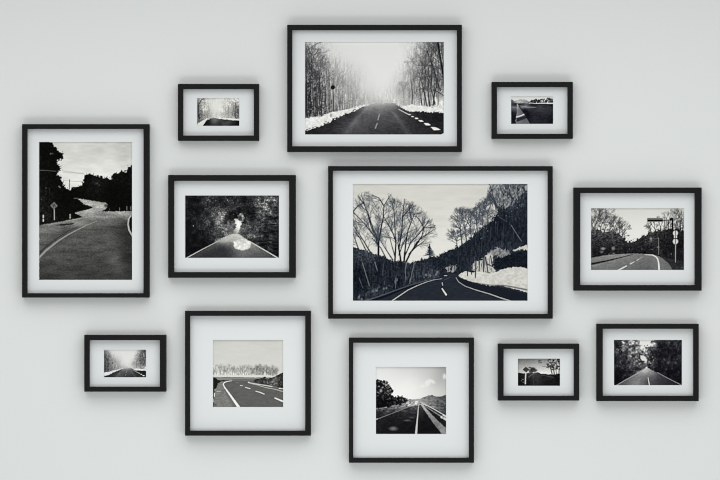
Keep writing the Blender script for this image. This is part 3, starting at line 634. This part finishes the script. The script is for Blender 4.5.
# ----------------------------------------------------- snowy lane, pale print
def snowy_lane():
    p = Print(197.2, 98.2, 239.2, 125.8, 2, 5)
    rd = p.rd
    p.cool = (0, 0, 2); p.warm = (1, 0, -5)
    p.g = p.field([(215, 101, 220), (215, 108, 222), (222, 110, 221), (200, 100, 176), (199, 104, 130), (199, 109, 110), (202, 108, 190), (202, 113, 128), (206, 104, 205), (205, 113, 150), (208, 111, 180), (199, 117, 76), (204, 117, 138), (208, 117, 168), (211, 114, 192), (216, 114, 203), (222, 114, 192), (227, 112, 165), (225, 108, 196),
        (231, 107, 185), (235, 107, 130), (238, 105, 165), (235, 113, 118), (238.5, 113, 120), (229, 115, 168), (232, 116, 155), (222, 117.5, 212), (215, 117, 195), (226, 102, 216), (236, 101, 200), (233, 111, 160)])
    tw = p.field([(200, 110, 70), (206, 110, 50), (212, 108, 8), (218, 104, 0), (224, 112, 30), (230, 110, 55), (236, 110, 75), (216, 115, 18)])
    p.g += (p.noise(.8, .8, 2) - .5) * tw * 1.3
    p.g += (p.noise(.9, 4, 2) - .5) * p.field([(200, 110, 75), (206, 113, 55), (212, 110, 14), (218, 105, 2), (225, 112, 45), (235, 110, 80), (215, 116, 25)])
    for x, ya, yb, v, w in ((235.4, 103, 118.4, 72, 1.0), (228, 107, 118, 125, .7), (230, 108, 118, 140, .5), (238.6, 104, 118, 95, .8), (225, 109, 117, 150, .5), (233, 106, 118, 135, .5), (205, 112, 118, 110, .5), (207.4, 111, 117, 112, .6), (201.5, 110, 118, 100, .6)):
        p.line([(x, yb), (x + .2, ya)], w, w * .6, v, .8)
    for i in range(26):
        x = rd.choice((rd.uniform(197, 209), rd.uniform(224, 239)))
        p.branch(x, rd.uniform(107, 116), math.pi / 2 + rd.uniform(-.6, .6), rd.uniform(2, 4), .4, 110 if x < 203 or x > 233 else 150, 2, .5, .5)
    p.line([(204, 98.6), (201.6, 99.8), (200.2, 102), (198.6, 104.6), (198.6, 110)], .8, 1.2, 62, .85)
    for q in ([(200.4, 101.5), (203, 102.6), (206, 102.6)], [(199, 105), (201.6, 105.4)], [(202, 99.6), (205.4, 99.2)], [(199, 103), (197.4, 101)]):
        p.line(q, .7, .4, 105, .8)
    p.blend(p.poly([(197, 123.6), (200, 122), (206.6, 118), (208, 118.4), (205, 122), (202.4, 126), (197, 126)], .4, 1.2), 216)
    p.blend(p.poly([(197, 119), (200, 119.4), (203, 119.4), (199, 122.2), (197, 123)], .6, 1.2), 95)
    p.blend(p.poly([(218, 118), (226, 117.8), (239.5, 118.6), (239.5, 120.4), (226, 119.6)], .2, 1), 222)
    p.blob(236.4, 118.2, 1.2, .4, 60, .8)
    rp = [(202.6, 126), (203.8, 123.8), (207.3, 119.7), (210.4, 118.4), (214.8, 117.6), (220.4, 118.7), (226, 119.2), (231, 119.9), (239.4, 120.3), (239.4, 126)]
    p.blend(p.poly(rp, .25, 1.2, .3), p.field([(205, 125, 18), (209, 121, 32), (214, 118.4, 105), (214, 121, 98), (217, 119.6, 96), (219, 121.4, 60), (216, 123, 66), (225, 121.6, 48), (224, 123.4, 70), (230, 124.6, 40), (228, 122.4, 72), (222, 120.6, 60), (237, 123, 16), (234, 120.8, 40), (220, 125, 38), (212, 125, 44), (210, 124, 34)]) + (p.noise(2, .8) - .5) * 12)
    return p


# -------------------------------------------- dark shore with pale slipway
def dark_shore():
    p = Print(511.2, 96.4, 553.1, 123.8, 3, 5)
    o = (510, 96); k = 16.0
    p.cool = (-1, 0, 6); p.warm = (0, 0, -3)
    p.g[:] = 214
    p.blend(p.poly(sc(o, k, (0, 45), (40, 62), (70, 78), (120, 66), (160, 52), (230, 50), (300, 84), (300, 130), (0, 130)), .4, 1.4, .4), p.field([(512, 100, 90), (515, 101.4, 150), (520, 100.4, 172), (524, 101, 160), (527, 102, 140), (513, 102.6, 70)]) + (p.noise(1.6, .7) - .5) * 46)
    p.blend(p.poly(sc(o, k, (280, 110), (330, 72), (390, 52), (420, 44), (480, 56), (540, 42), (620, 34), (700, 40), (700, 112), (480, 118)), .6, 1.2, .3), p.leaves(p.field([(530, 101.4, 84), (536, 100.6, 96), (542, 100.6, 90), (548, 100, 84), (552, 101, 70)]), 1.1, 1, 2.6))
    p.blend(p.under(sc(o, k, (0, 112), (300, 120), (700, 128)), .2, 1.2, .4), p.field([(513, 103.6, 58), (514, 106, 40), (523, 104, 40), (535, 104.6, 30), (545, 104.6, 40), (551, 106, 30), (514, 107, 110), (521, 107, 128), (526, 107, 120), (526, 109, 40), (523, 109.5, 36), (532, 106, 34), (532, 109, 46), (532, 107.4, 90), (520, 105, 44), (540, 107.6, 62), (550, 107.4, 50), (530, 112, 36), (540, 115, 34), (550, 115, 30), (535, 121, 38), (545, 121, 30), (552, 122, 18), (513, 112, 30), (513, 120, 22)]) + (p.noise(1.8, .9) - .5) * 16)
    p.line(sc(o, k, (380, 122), (480, 118), (560, 116), (700, 116)), .5, 1.0, 224)
    p.line(sc(o, k, (0, 122), (110, 126)), .6, .6, 70, .8); p.line(sc(o, k, (20, 176), (104, 178)), .9, .8, 140, .8); p.line(sc(o, k, (200, 172), (300, 178), (420, 182)), .9, .5, 165, .8)
    p.blend(p.poly(sc(o, k, (120, 125), (240, 290), (270, 345), (326, 448), (92, 448), (92, 400), (112, 340), (106, 290)), .15, 1, .3), p.field([(517.5, 106, 150), (518.5, 110, 112), (520, 113, 104), (522, 118, 90), (520, 122, 108), (527, 122, 98), (517, 113, 128)]))
    p.line(sc(o, k, (112, 300), (106, 360), (86, 400)), .6, .5, 170, .8)
    p.blend(p.poly(sc(o, k, (106, 350), (245, 312), (274, 344), (180, 380), (104, 408)), .2, 1, .3), 42)
    p.line(sc(o, k, (110, 332), (170, 316), (236, 288)), 1.4, 1.3, 208)
    p.line(sc(o, k, (118, 126), (116, 210)), .8, .6, 190, .8)
    p.line(sc(o, k, (150, 165), (250, 305), (336, 448)), .9, .9, 18, .9)
    return p


# ------------------------------------------ dusk road with sign and lone trees
def dusk_sign():
    p = Print(518.0, 358.7, 560.0, 385.8, 14, 5)
    rd = p.rd; o = (516, 357); k = 16.0
    p.cool = (0, 0, 1); p.warm = (0, 0, -4)
    p.g = p.field([(519, 360, 108), (530, 360, 120), (540, 360, 132), (550, 360, 135), (522, 366, 160), (532, 366, 172), (540, 367, 185), (546, 369, 198), (550, 373, 222), (556, 372, 214), (524, 371, 188), (536, 372, 205), (541, 373, 225), (545, 373, 225)]) + (p.noise(1.4) - .5) * 14
    # bare tree on the right
    for q in (((578, 270), (560, 200), (535, 150), (520, 110)), ((612, 270), (605, 220), (590, 160), (560, 110)), ((655, 270), (640, 200), (655, 140), (640, 90)), ((685, 280), (690, 210), (700, 160)), ((605, 210), (560, 190), (540, 150))):
        p.line(sc(o, k, *q), 1.0, .6, 36, .9)
    for i in range(70):
        x, y = rd.uniform(546.5, 560), rd.uniform(359, 367.6)
        p.blob(x, y, rd.uniform(.4, 1.0), rd.uniform(.4, .9), rd.choice((30, 36, 50, 60)), .8, .8)
    for i in range(16):
        x, y = rd.uniform(551, 560), rd.uniform(366, 370)
        p.blob(x, y, .7, .6, 48, .7, .9)
    for i in range(18):
        x, y = rd.uniform(548, 560), rd.uniform(360, 368)
        p.blob(x, y, .4, .5, 190, .7, .9)
    for x, y, r in ((539.5, 361, 1), (541, 360.4, .7), (540, 363, .7), (541.4, 362.6, .6), (538.8, 362.4, .6)):
        p.blob(x, y, r, r * .8, 62, .75, .9)
    p.line(sc(o, k, (425, 150), (490, 152)), .6, .6, 100, .8)
    p.blob(557, 371.4, 1, 2, 228, .7, .9)
    # ground and road
    p.blend(p.under(sc(o, k, (30, 256), (160, 262), (230, 256), (300, 258), (345, 246), (400, 268), (560, 278), (710, 270)), .3, 1.2, .4), p.field([(520, 376, 20), (524, 382, 18), (531, 376, 50), (537, 374.4, 58), (540, 376, 44), (540, 382, 36), (534, 383, 32), (548, 376, 42), (548, 382, 20), (556, 380, 18), (556, 375, 16), (545, 375, 20), (530, 380, 28)]) + (p.noise(1.2) - .5) * 16)
    p.line(sc(o, k, (400, 288), (500, 306), (600, 326)), .7, .8, 72, .8)
    p.line(sc(o, k, (205, 322), (240, 292), (290, 272)), .8, .7, 105, .8); p.line(sc(o, k, (285, 290), (275, 360), (290, 450)), .6, .8, 66, .7)
    for x, y, v in ((115, 358, 170), (90, 378, 120), (118, 404, 130), (95, 345, 70), (140, 300, 60)):
        q = sc(o, k, (x, y))[0]; p.blob(q[0], q[1], .5, .5, v, .85, .9)
    # bushes, sign and its pale post
    for x, y, rx, ry, v in ((272, 205, 44, 34, 24), (225, 172, 24, 12, 70), (320, 212, 26, 12, 50), (240, 235, 34, 24, 48), (270, 180, 22, 10, 60), (205, 208, 22, 16, 84), (300, 235, 30, 14, 90)):
        q = sc(o, k, (x, y))[0]; p.blob(q[0], q[1], rx / k, ry / k, v, .85, .6)
    p.blob(528.6, 371.8, .8, .8, 205, .8, .9)
    p.blend(p.poly(sc(o, k, (158, 152), (205, 198), (160, 252), (110, 202)), .2, 1, .3), 58)
    p.line(sc(o, k, (160, 246), (156, 330), (152, 426)), 1.3, 1.3, 200)
    return p

# =============================================================== the room side
import bpy, bmesh

sc_ = bpy.context.scene
COL = sc_.collection
PX = 0.004            # metres of wall per unit of the layout drawing
CAM_D = 12.0          # camera distance from the wall
EYE = 1.6             # height of the layout's centre above the floor


def at(x, y, depth):
    """layout point -> wall coordinates for something standing 'depth' off the wall"""
    k = (CAM_D - depth) / CAM_D
    return ((x - 360) * PX * k, -depth, EYE - (y - 240) * PX * k)


def lin(c):
    c = np.asarray(c, float) / 255.0
    return np.where(c <= 0.04045, c / 12.92, ((c + 0.055) / 1.055) ** 2.4)


def material(name, rgb, rough, spec, bump=0.0, bscale=60.0, vary=0.0):
    m = bpy.data.materials.new(name); m.use_nodes = True
    nt = m.node_tree; b = nt.nodes['Principled BSDF']
    b.inputs['Base Color'].default_value = (*rgb, 1)
    b.inputs['Roughness'].default_value = rough
    b.inputs['Specular IOR Level'].default_value = spec
    tc = nt.nodes.new('ShaderNodeTexCoord')
    n = nt.nodes.new('ShaderNodeTexNoise'); n.inputs['Scale'].default_value = bscale; n.inputs['Detail'].default_value = 4
    nt.links.new(tc.outputs['Object'], n.inputs['Vector'])
    if vary:
        r = nt.nodes.new('ShaderNodeValToRGB')
        r.color_ramp.elements[0].position = .3; r.color_ramp.elements[1].position = .7
        r.color_ramp.elements[0].color = (*[c * (1 - vary) for c in rgb], 1)
        r.color_ramp.elements[1].color = (*[min(1, c * (1 + vary)) for c in rgb], 1)
        nt.links.new(n.outputs['Fac'], r.inputs['Fac']); nt.links.new(r.outputs['Color'], b.inputs['Base Color'])
    if bump:
        bp = nt.nodes.new('ShaderNodeBump'); bp.inputs['Strength'].default_value = bump; bp.inputs['Distance'].default_value = .001
        nt.links.new(n.outputs['Fac'], bp.inputs['Height']); nt.links.new(bp.outputs['Normal'], b.inputs['Normal'])
    return m


M_WALL = material('painted_plaster', (0.745, 0.766, 0.757), .9, .1, .04, 90, .006)
M_FRAME = material('black_stained_wood', (0.0075, 0.0075, 0.0075), .55, .12, 0, 220, .05)
M_MAT = material('white_mat_board', (0.765, 0.79, 0.79), .95, .05, .03, 400, .004)


def ink_material():
    m = bpy.data.materials.new('silver_gelatin_print'); m.use_nodes = True
    nt = m.node_tree; b = nt.nodes['Principled BSDF']
    a = nt.nodes.new('ShaderNodeAttribute'); a.attribute_name = 'ink'; a.attribute_type = 'GEOMETRY'
    nt.links.new(a.outputs['Color'], b.inputs['Base Color'])
    b.inputs['Roughness'].default_value = .8
    b.inputs['Specular IOR Level'].default_value = .03
    return m


M_INK = ink_material()


def mesh_object(name, bm, mat, parent=None):
    bmesh.ops.recalc_face_normals(bm, faces=bm.faces)
    me = bpy.data.meshes.new(name); bm.to_mesh(me); bm.free()
    me.materials.append(mat)
    o = bpy.data.objects.new(name, me); COL.objects.link(o)
    if parent:
        o.parent = parent
    return o


def ring_strip(bm, loops, closed=False):
    """quads between successive four-cornered loops"""
    vs = [[bm.verts.new(c) for c in L] for L in loops]
    n = len(vs)
    for i in range(n if closed else n - 1):
        a, b = vs[i], vs[(i + 1) % n]
        for j in range(4):
            k = (j + 1) % 4
            bm.faces.new((a[j], a[k], b[k], b[j]))
    return vs


def corners(r, depth, base, at_depth=None):
    x0, y0, x1, y1 = r
    d = depth if at_depth is None else at_depth
    out = []
    for x, y in ((x0, y0), (x1, y0), (x1, y1), (x0, y1)):
        p = at(x, y, d)
        out.append((p[0] - base[0], -depth, p[2] - base[2]))
    return out


def mix(a, b, t):
    return tuple(u + (v - u) * t for u, v in zip(a, b))


DEPTH = 0.050         # moulding stands this far off the wall
MAT_Z = 0.022         # face of the mat board
MAT_T = 0.006
GAIN = 1.0 / 0.9


def picture(outer, inner, pic, box, label, coarse=1):
    cx = (outer[0] + outer[2]) / 2
    b = at(cx, outer[3], 0.0)
    base = (b[0], 0.0, b[2])
    root = bpy.data.objects.new('picture_frame', None)
    root.empty_display_size = .05
    root.location = base
    COL.objects.link(root)
    root['label'] = label; root['category'] = 'picture frame'; root['group'] = 'black framed road photographs on the wall'
    # mitred moulding: profile runs round the outside, over the face, down the lip
    bm = bmesh.new()
    e = 0.03
    prof = [(0.0, 0.0005), (0.0, DEPTH - .0008), (e, DEPTH), (1 - e, DEPTH), (1.0, DEPTH - .0008), (1.0, MAT_Z - .007), (0.55, MAT_Z - .007), (0.55, 0.0005)]
    ring_strip(bm, [corners(mix(outer, inner, t), z, base, DEPTH) for t, z in prof], closed=True)
    mesh_object('moulding', bm, M_FRAME, root)
    # window mat
    bm = bmesh.new()
    zf, zb = MAT_Z, MAT_Z - MAT_T
    over = mix(inner, outer, 0.12)
    win = box
    wide = (win[0] - .06, win[1] - .06, win[2] + .06, win[3] + .06)
    loops = [corners(over, zf, base, DEPTH), corners(wide, zf, base), corners(win, zb, base, zf), corners(over, zb, base, DEPTH)]
    ring_strip(bm, loops, closed=True)
    mesh_object('mat_board', bm, M_MAT, root)
    # printed sheet just behind the mat window
    rgb = pic.rgb()
    h, w = rgb.shape[:2]
    x0, y0, x1, y1 = box
    step = coarse
    nx = int(round((x1 - x0) * 2.5)) + 1; ny = int(round((y1 - y0) * 2.5)) + 1
    # area average of the fine grid on to the sheet's vertices
    S = np.zeros((h + 1, w + 1, 3)); S[1:, 1:] = np.cumsum(np.cumsum(lin(rgb), 0), 1)
    u = np.arange(nx) / (nx - 1) * w; v = np.arange(ny) / (ny - 1) * h
    rw = max(.5, w / (nx - 1) / 2); rh = max(.5, h / (ny - 1) / 2)
    ua = np.clip(np.floor(u - rw), 0, w - 1).astype(int); ub = np.clip(np.ceil(u + rw), ua + 1, w).astype(int)
    va = np.clip(np.floor(v - rh), 0, h - 1).astype(int); vb = np.clip(np.ceil(v + rh), va + 1, h).astype(int)
    tot = S[vb][:, ub] - S[va][:, ub] - S[vb][:, ua] + S[va][:, ua]
    ink = tot / ((vb - va)[:, None] * (ub - ua)[None, :])[..., None]
    # a crisp darkroom enlargement: local contrast at the finest grain
    soft = ink.copy()
    for ax in (0, 1):
        pd = np.pad(soft, [(2, 2) if q == ax else (0, 0) for q in (0, 1, 2)], mode='edge')
        n = soft.shape[ax]
        soft = sum(np.take(pd, np.arange(n) + k, axis=ax) * wt for k, wt in zip(range(5), (.1, .23, .34, .23, .1)))
    ink = np.clip(ink + .7 * (ink - soft), .0012, 1)
    ink = np.clip(ink * GAIN, 0, .97)
    zp = zb - .0004
    a = at(x0 - .15, y0 - .15, zf); c = at(x1 + .15, y1 + .15, zf)
    gx = np.linspace(a[0], c[0], nx) - base[0]; gz = np.linspace(a[2], c[2], ny) - base[2]
    XX, ZZ = np.meshgrid(gx, gz)
    co = np.stack([XX, np.full_like(XX, -zp), ZZ], -1).reshape(-1, 3)
    idx = np.arange(nx * ny).reshape(ny, nx)
    q = np.stack([idx[1:, :-1], idx[1:, 1:], idx[:-1, 1:], idx[:-1, :-1]], -1).reshape(-1, 4)
    me = bpy.data.meshes.new('photo_print')
    me.vertices.add(len(co)); me.vertices.foreach_set('co', co.ravel())
    me.loops.add(q.size); me.loops.foreach_set('vertex_index', q.ravel().astype(np.int32))
    me.polygons.add(len(q)); me.polygons.foreach_set('loop_start', np.arange(0, q.size, 4, dtype=np.int32))
    me.update(calc_edges=True); me.validate()
    at_ = me.color_attributes.new('ink', 'FLOAT_COLOR', 'POINT')
    col = np.ones((nx * ny, 4)); col[:, :3] = ink.reshape(-1, 3)
    at_.data.foreach_set('color', col.ravel())
    me.materials.append(M_INK)
    o = bpy.data.objects.new('photo_print', me); COL.objects.link(o); o.parent = root
    return root


misty = misty_road()
picture((287.2, 24.8, 461.9, 151.8), (292.2, 29.9, 457.1, 146.2), misty, misty.box,
        'topmost wide black frame holding a foggy road with snowy verges and a round sign')
picture((84.2, 335.1, 165.8, 391.7), (89.3, 340.2, 159.8, 386.9), misty, (104.0, 349.8, 146.0, 377.3),
        'small black frame with foggy tree-lined road, below the tall frame with winding road')
for outer, inner, maker, label in (
    ((177.9, 83.9, 258.9, 140.6), (183.0, 88.9, 253.8, 135.5), snowy_lane, 'small black frame with a pale snowy lane and bare trees, above the leafy tunnel picture'),
    ((491.9, 81.9, 572.9, 138.6), (497.0, 86.9, 567.8, 133.8), dark_shore, 'small black frame with a dark shore and a pale wedge-shaped strip'),
    ((22.0, 124.1, 149.1, 297.6), (26.9, 128.8, 143.5, 293.3), hill_road, 'tall upright black frame with a grey road winding uphill past a diamond road sign'),
    ((168.1, 175.0, 295.7, 277.8), (173.9, 180.8, 289.1, 272.1), leaf_tunnel, 'black frame with a road under a dark tunnel of leaves and a bright blurred glow'),
    ((328.1, 166.1, 552.8, 318.7), (332.9, 170.7, 548.0, 314.0), winter_bend, 'largest black frame with a curving road, bare branching trees and a snow bank'),
    ((574.0, 187.5, 701.7, 290.7), (580.3, 193.0, 695.2, 285.1), gantry_road, 'black frame with a town road, overhead gantry sign and two round signs on pole'),
    ((185.0, 311.0, 310.8, 435.7), (189.9, 315.9, 305.2, 431.0), frosty_bend, 'square black frame with a road bending past a pale row of frosty trees'),
    ((348.9, 337.9, 474.0, 462.8), (353.2, 342.8, 469.0, 458.1), rail_road, 'square black frame with open road, guard rail and dark leafy tree, below largest frame'),
    ((498.2, 343.9, 579.3, 400.6), (503.6, 348.9, 574.1, 396.0), dusk_sign, 'small black frame with a dusk road, a signpost and a lone tree in silhouette'),
    ((597.0, 324.0, 698.8, 401.1), (602.8, 328.8, 693.7, 396.0), wood_road, 'black frame with a straight road through dark woods with white edge lines'),
):
    p = maker()
    picture(outer, inner, p, p.box, label)

# wall
bm = bmesh.new()
x, z0, z1, t = 4.5, 0.0, 3.2, 0.12
bmesh.ops.create_cube(bm, size=1.0)
for v in bm.verts:
    v.co = (v.co.x * 2 * x, (v.co.y + .5) * t, z0 + (v.co.z + .5) * (z1 - z0))
w = mesh_object('wall_back', bm, M_WALL)
w['kind'] = 'structure'

# ------------------------------------------------------------------- light
W_BASE, W_UP, W_SIDE, LOW = 0.735, 0.23, 0.56, 74
wd = bpy.data.worlds.new('daylit_room'); sc_.world = wd; wd.use_nodes = True
nt = wd.node_tree; bg = nt.nodes['Background']
tc = nt.nodes.new('ShaderNodeTexCoord'); sp = nt.nodes.new('ShaderNodeSeparateXYZ')
nt.links.new(tc.outputs['Generated'], sp.inputs['Vector'])


def mnode(op, a, b=None):
    n = nt.nodes.new('ShaderNodeMath'); n.operation = op
    for i, v in enumerate((a, b)):
        if v is None: continue
        if isinstance(v, (int, float)): n.inputs[i].default_value = v
        else: nt.links.new(v, n.inputs[i])
    return n.outputs[0]


# the room is brightest overhead and at the floor, dimmer towards its side walls
up = mnode('MULTIPLY', mnode('ABSOLUTE', sp.outputs['Z']), W_UP)
side = mnode('MULTIPLY', mnode('ABSOLUTE', sp.outputs['X']), -W_SIDE)
lvl = mnode('MAXIMUM', mnode('ADD', mnode('ADD', up, side), W_BASE), 0.08)
bg.inputs['Color'].default_value = (1.0, 1.0, 1.0, 1)
nt.links.new(lvl, bg.inputs['Strength'])


def area(name, loc, target, sx, sy, power, colour=(1, 1, 1)):
    l = bpy.data.lights.new(name, 'AREA'); l.shape = 'RECTANGLE'; l.size = sx; l.size_y = sy; l.energy = power; l.color = colour
    o = bpy.data.objects.new(name, l); COL.objects.link(o); o.location = loc
    from mathutils import Vector
    o.rotation_euler = (Vector(target) - Vector(loc)).to_track_quat('-Z', 'Y').to_euler()
    return o


area('added_overhead_light', (0, -2.8, 3.1), (0, -2.8, 0), 5.4, 3.6, LOW)  # unseen area light added overhead so the wall brightens downwards
area('low_front_fill', (0, -3.0, .1), (0, 0, .5), 5.0, .8, 26, (.93, 1, .99))  # fill added out of view, low in front, to lift the lower wall

cam = bpy.data.cameras.new('camera'); co_ = bpy.data.objects.new('camera', cam); COL.objects.link(co_)
co_.location = (0, -CAM_D, EYE); co_.rotation_euler = (math.pi / 2, 0, 0)
cam.sensor_width = 36; cam.lens = 36 * CAM_D / (720 * PX); cam.clip_end = 100
sc_.camera = co_

vs = sc_.view_settings
vs.view_transform = 'Standard'; vs.look = 'None'; vs.exposure = 0.0; vs.gamma = 1.0; vs.use_curve_mapping = False
sc_.cycles.use_denoising = True
sc_.cycles.filter_width = 1.1
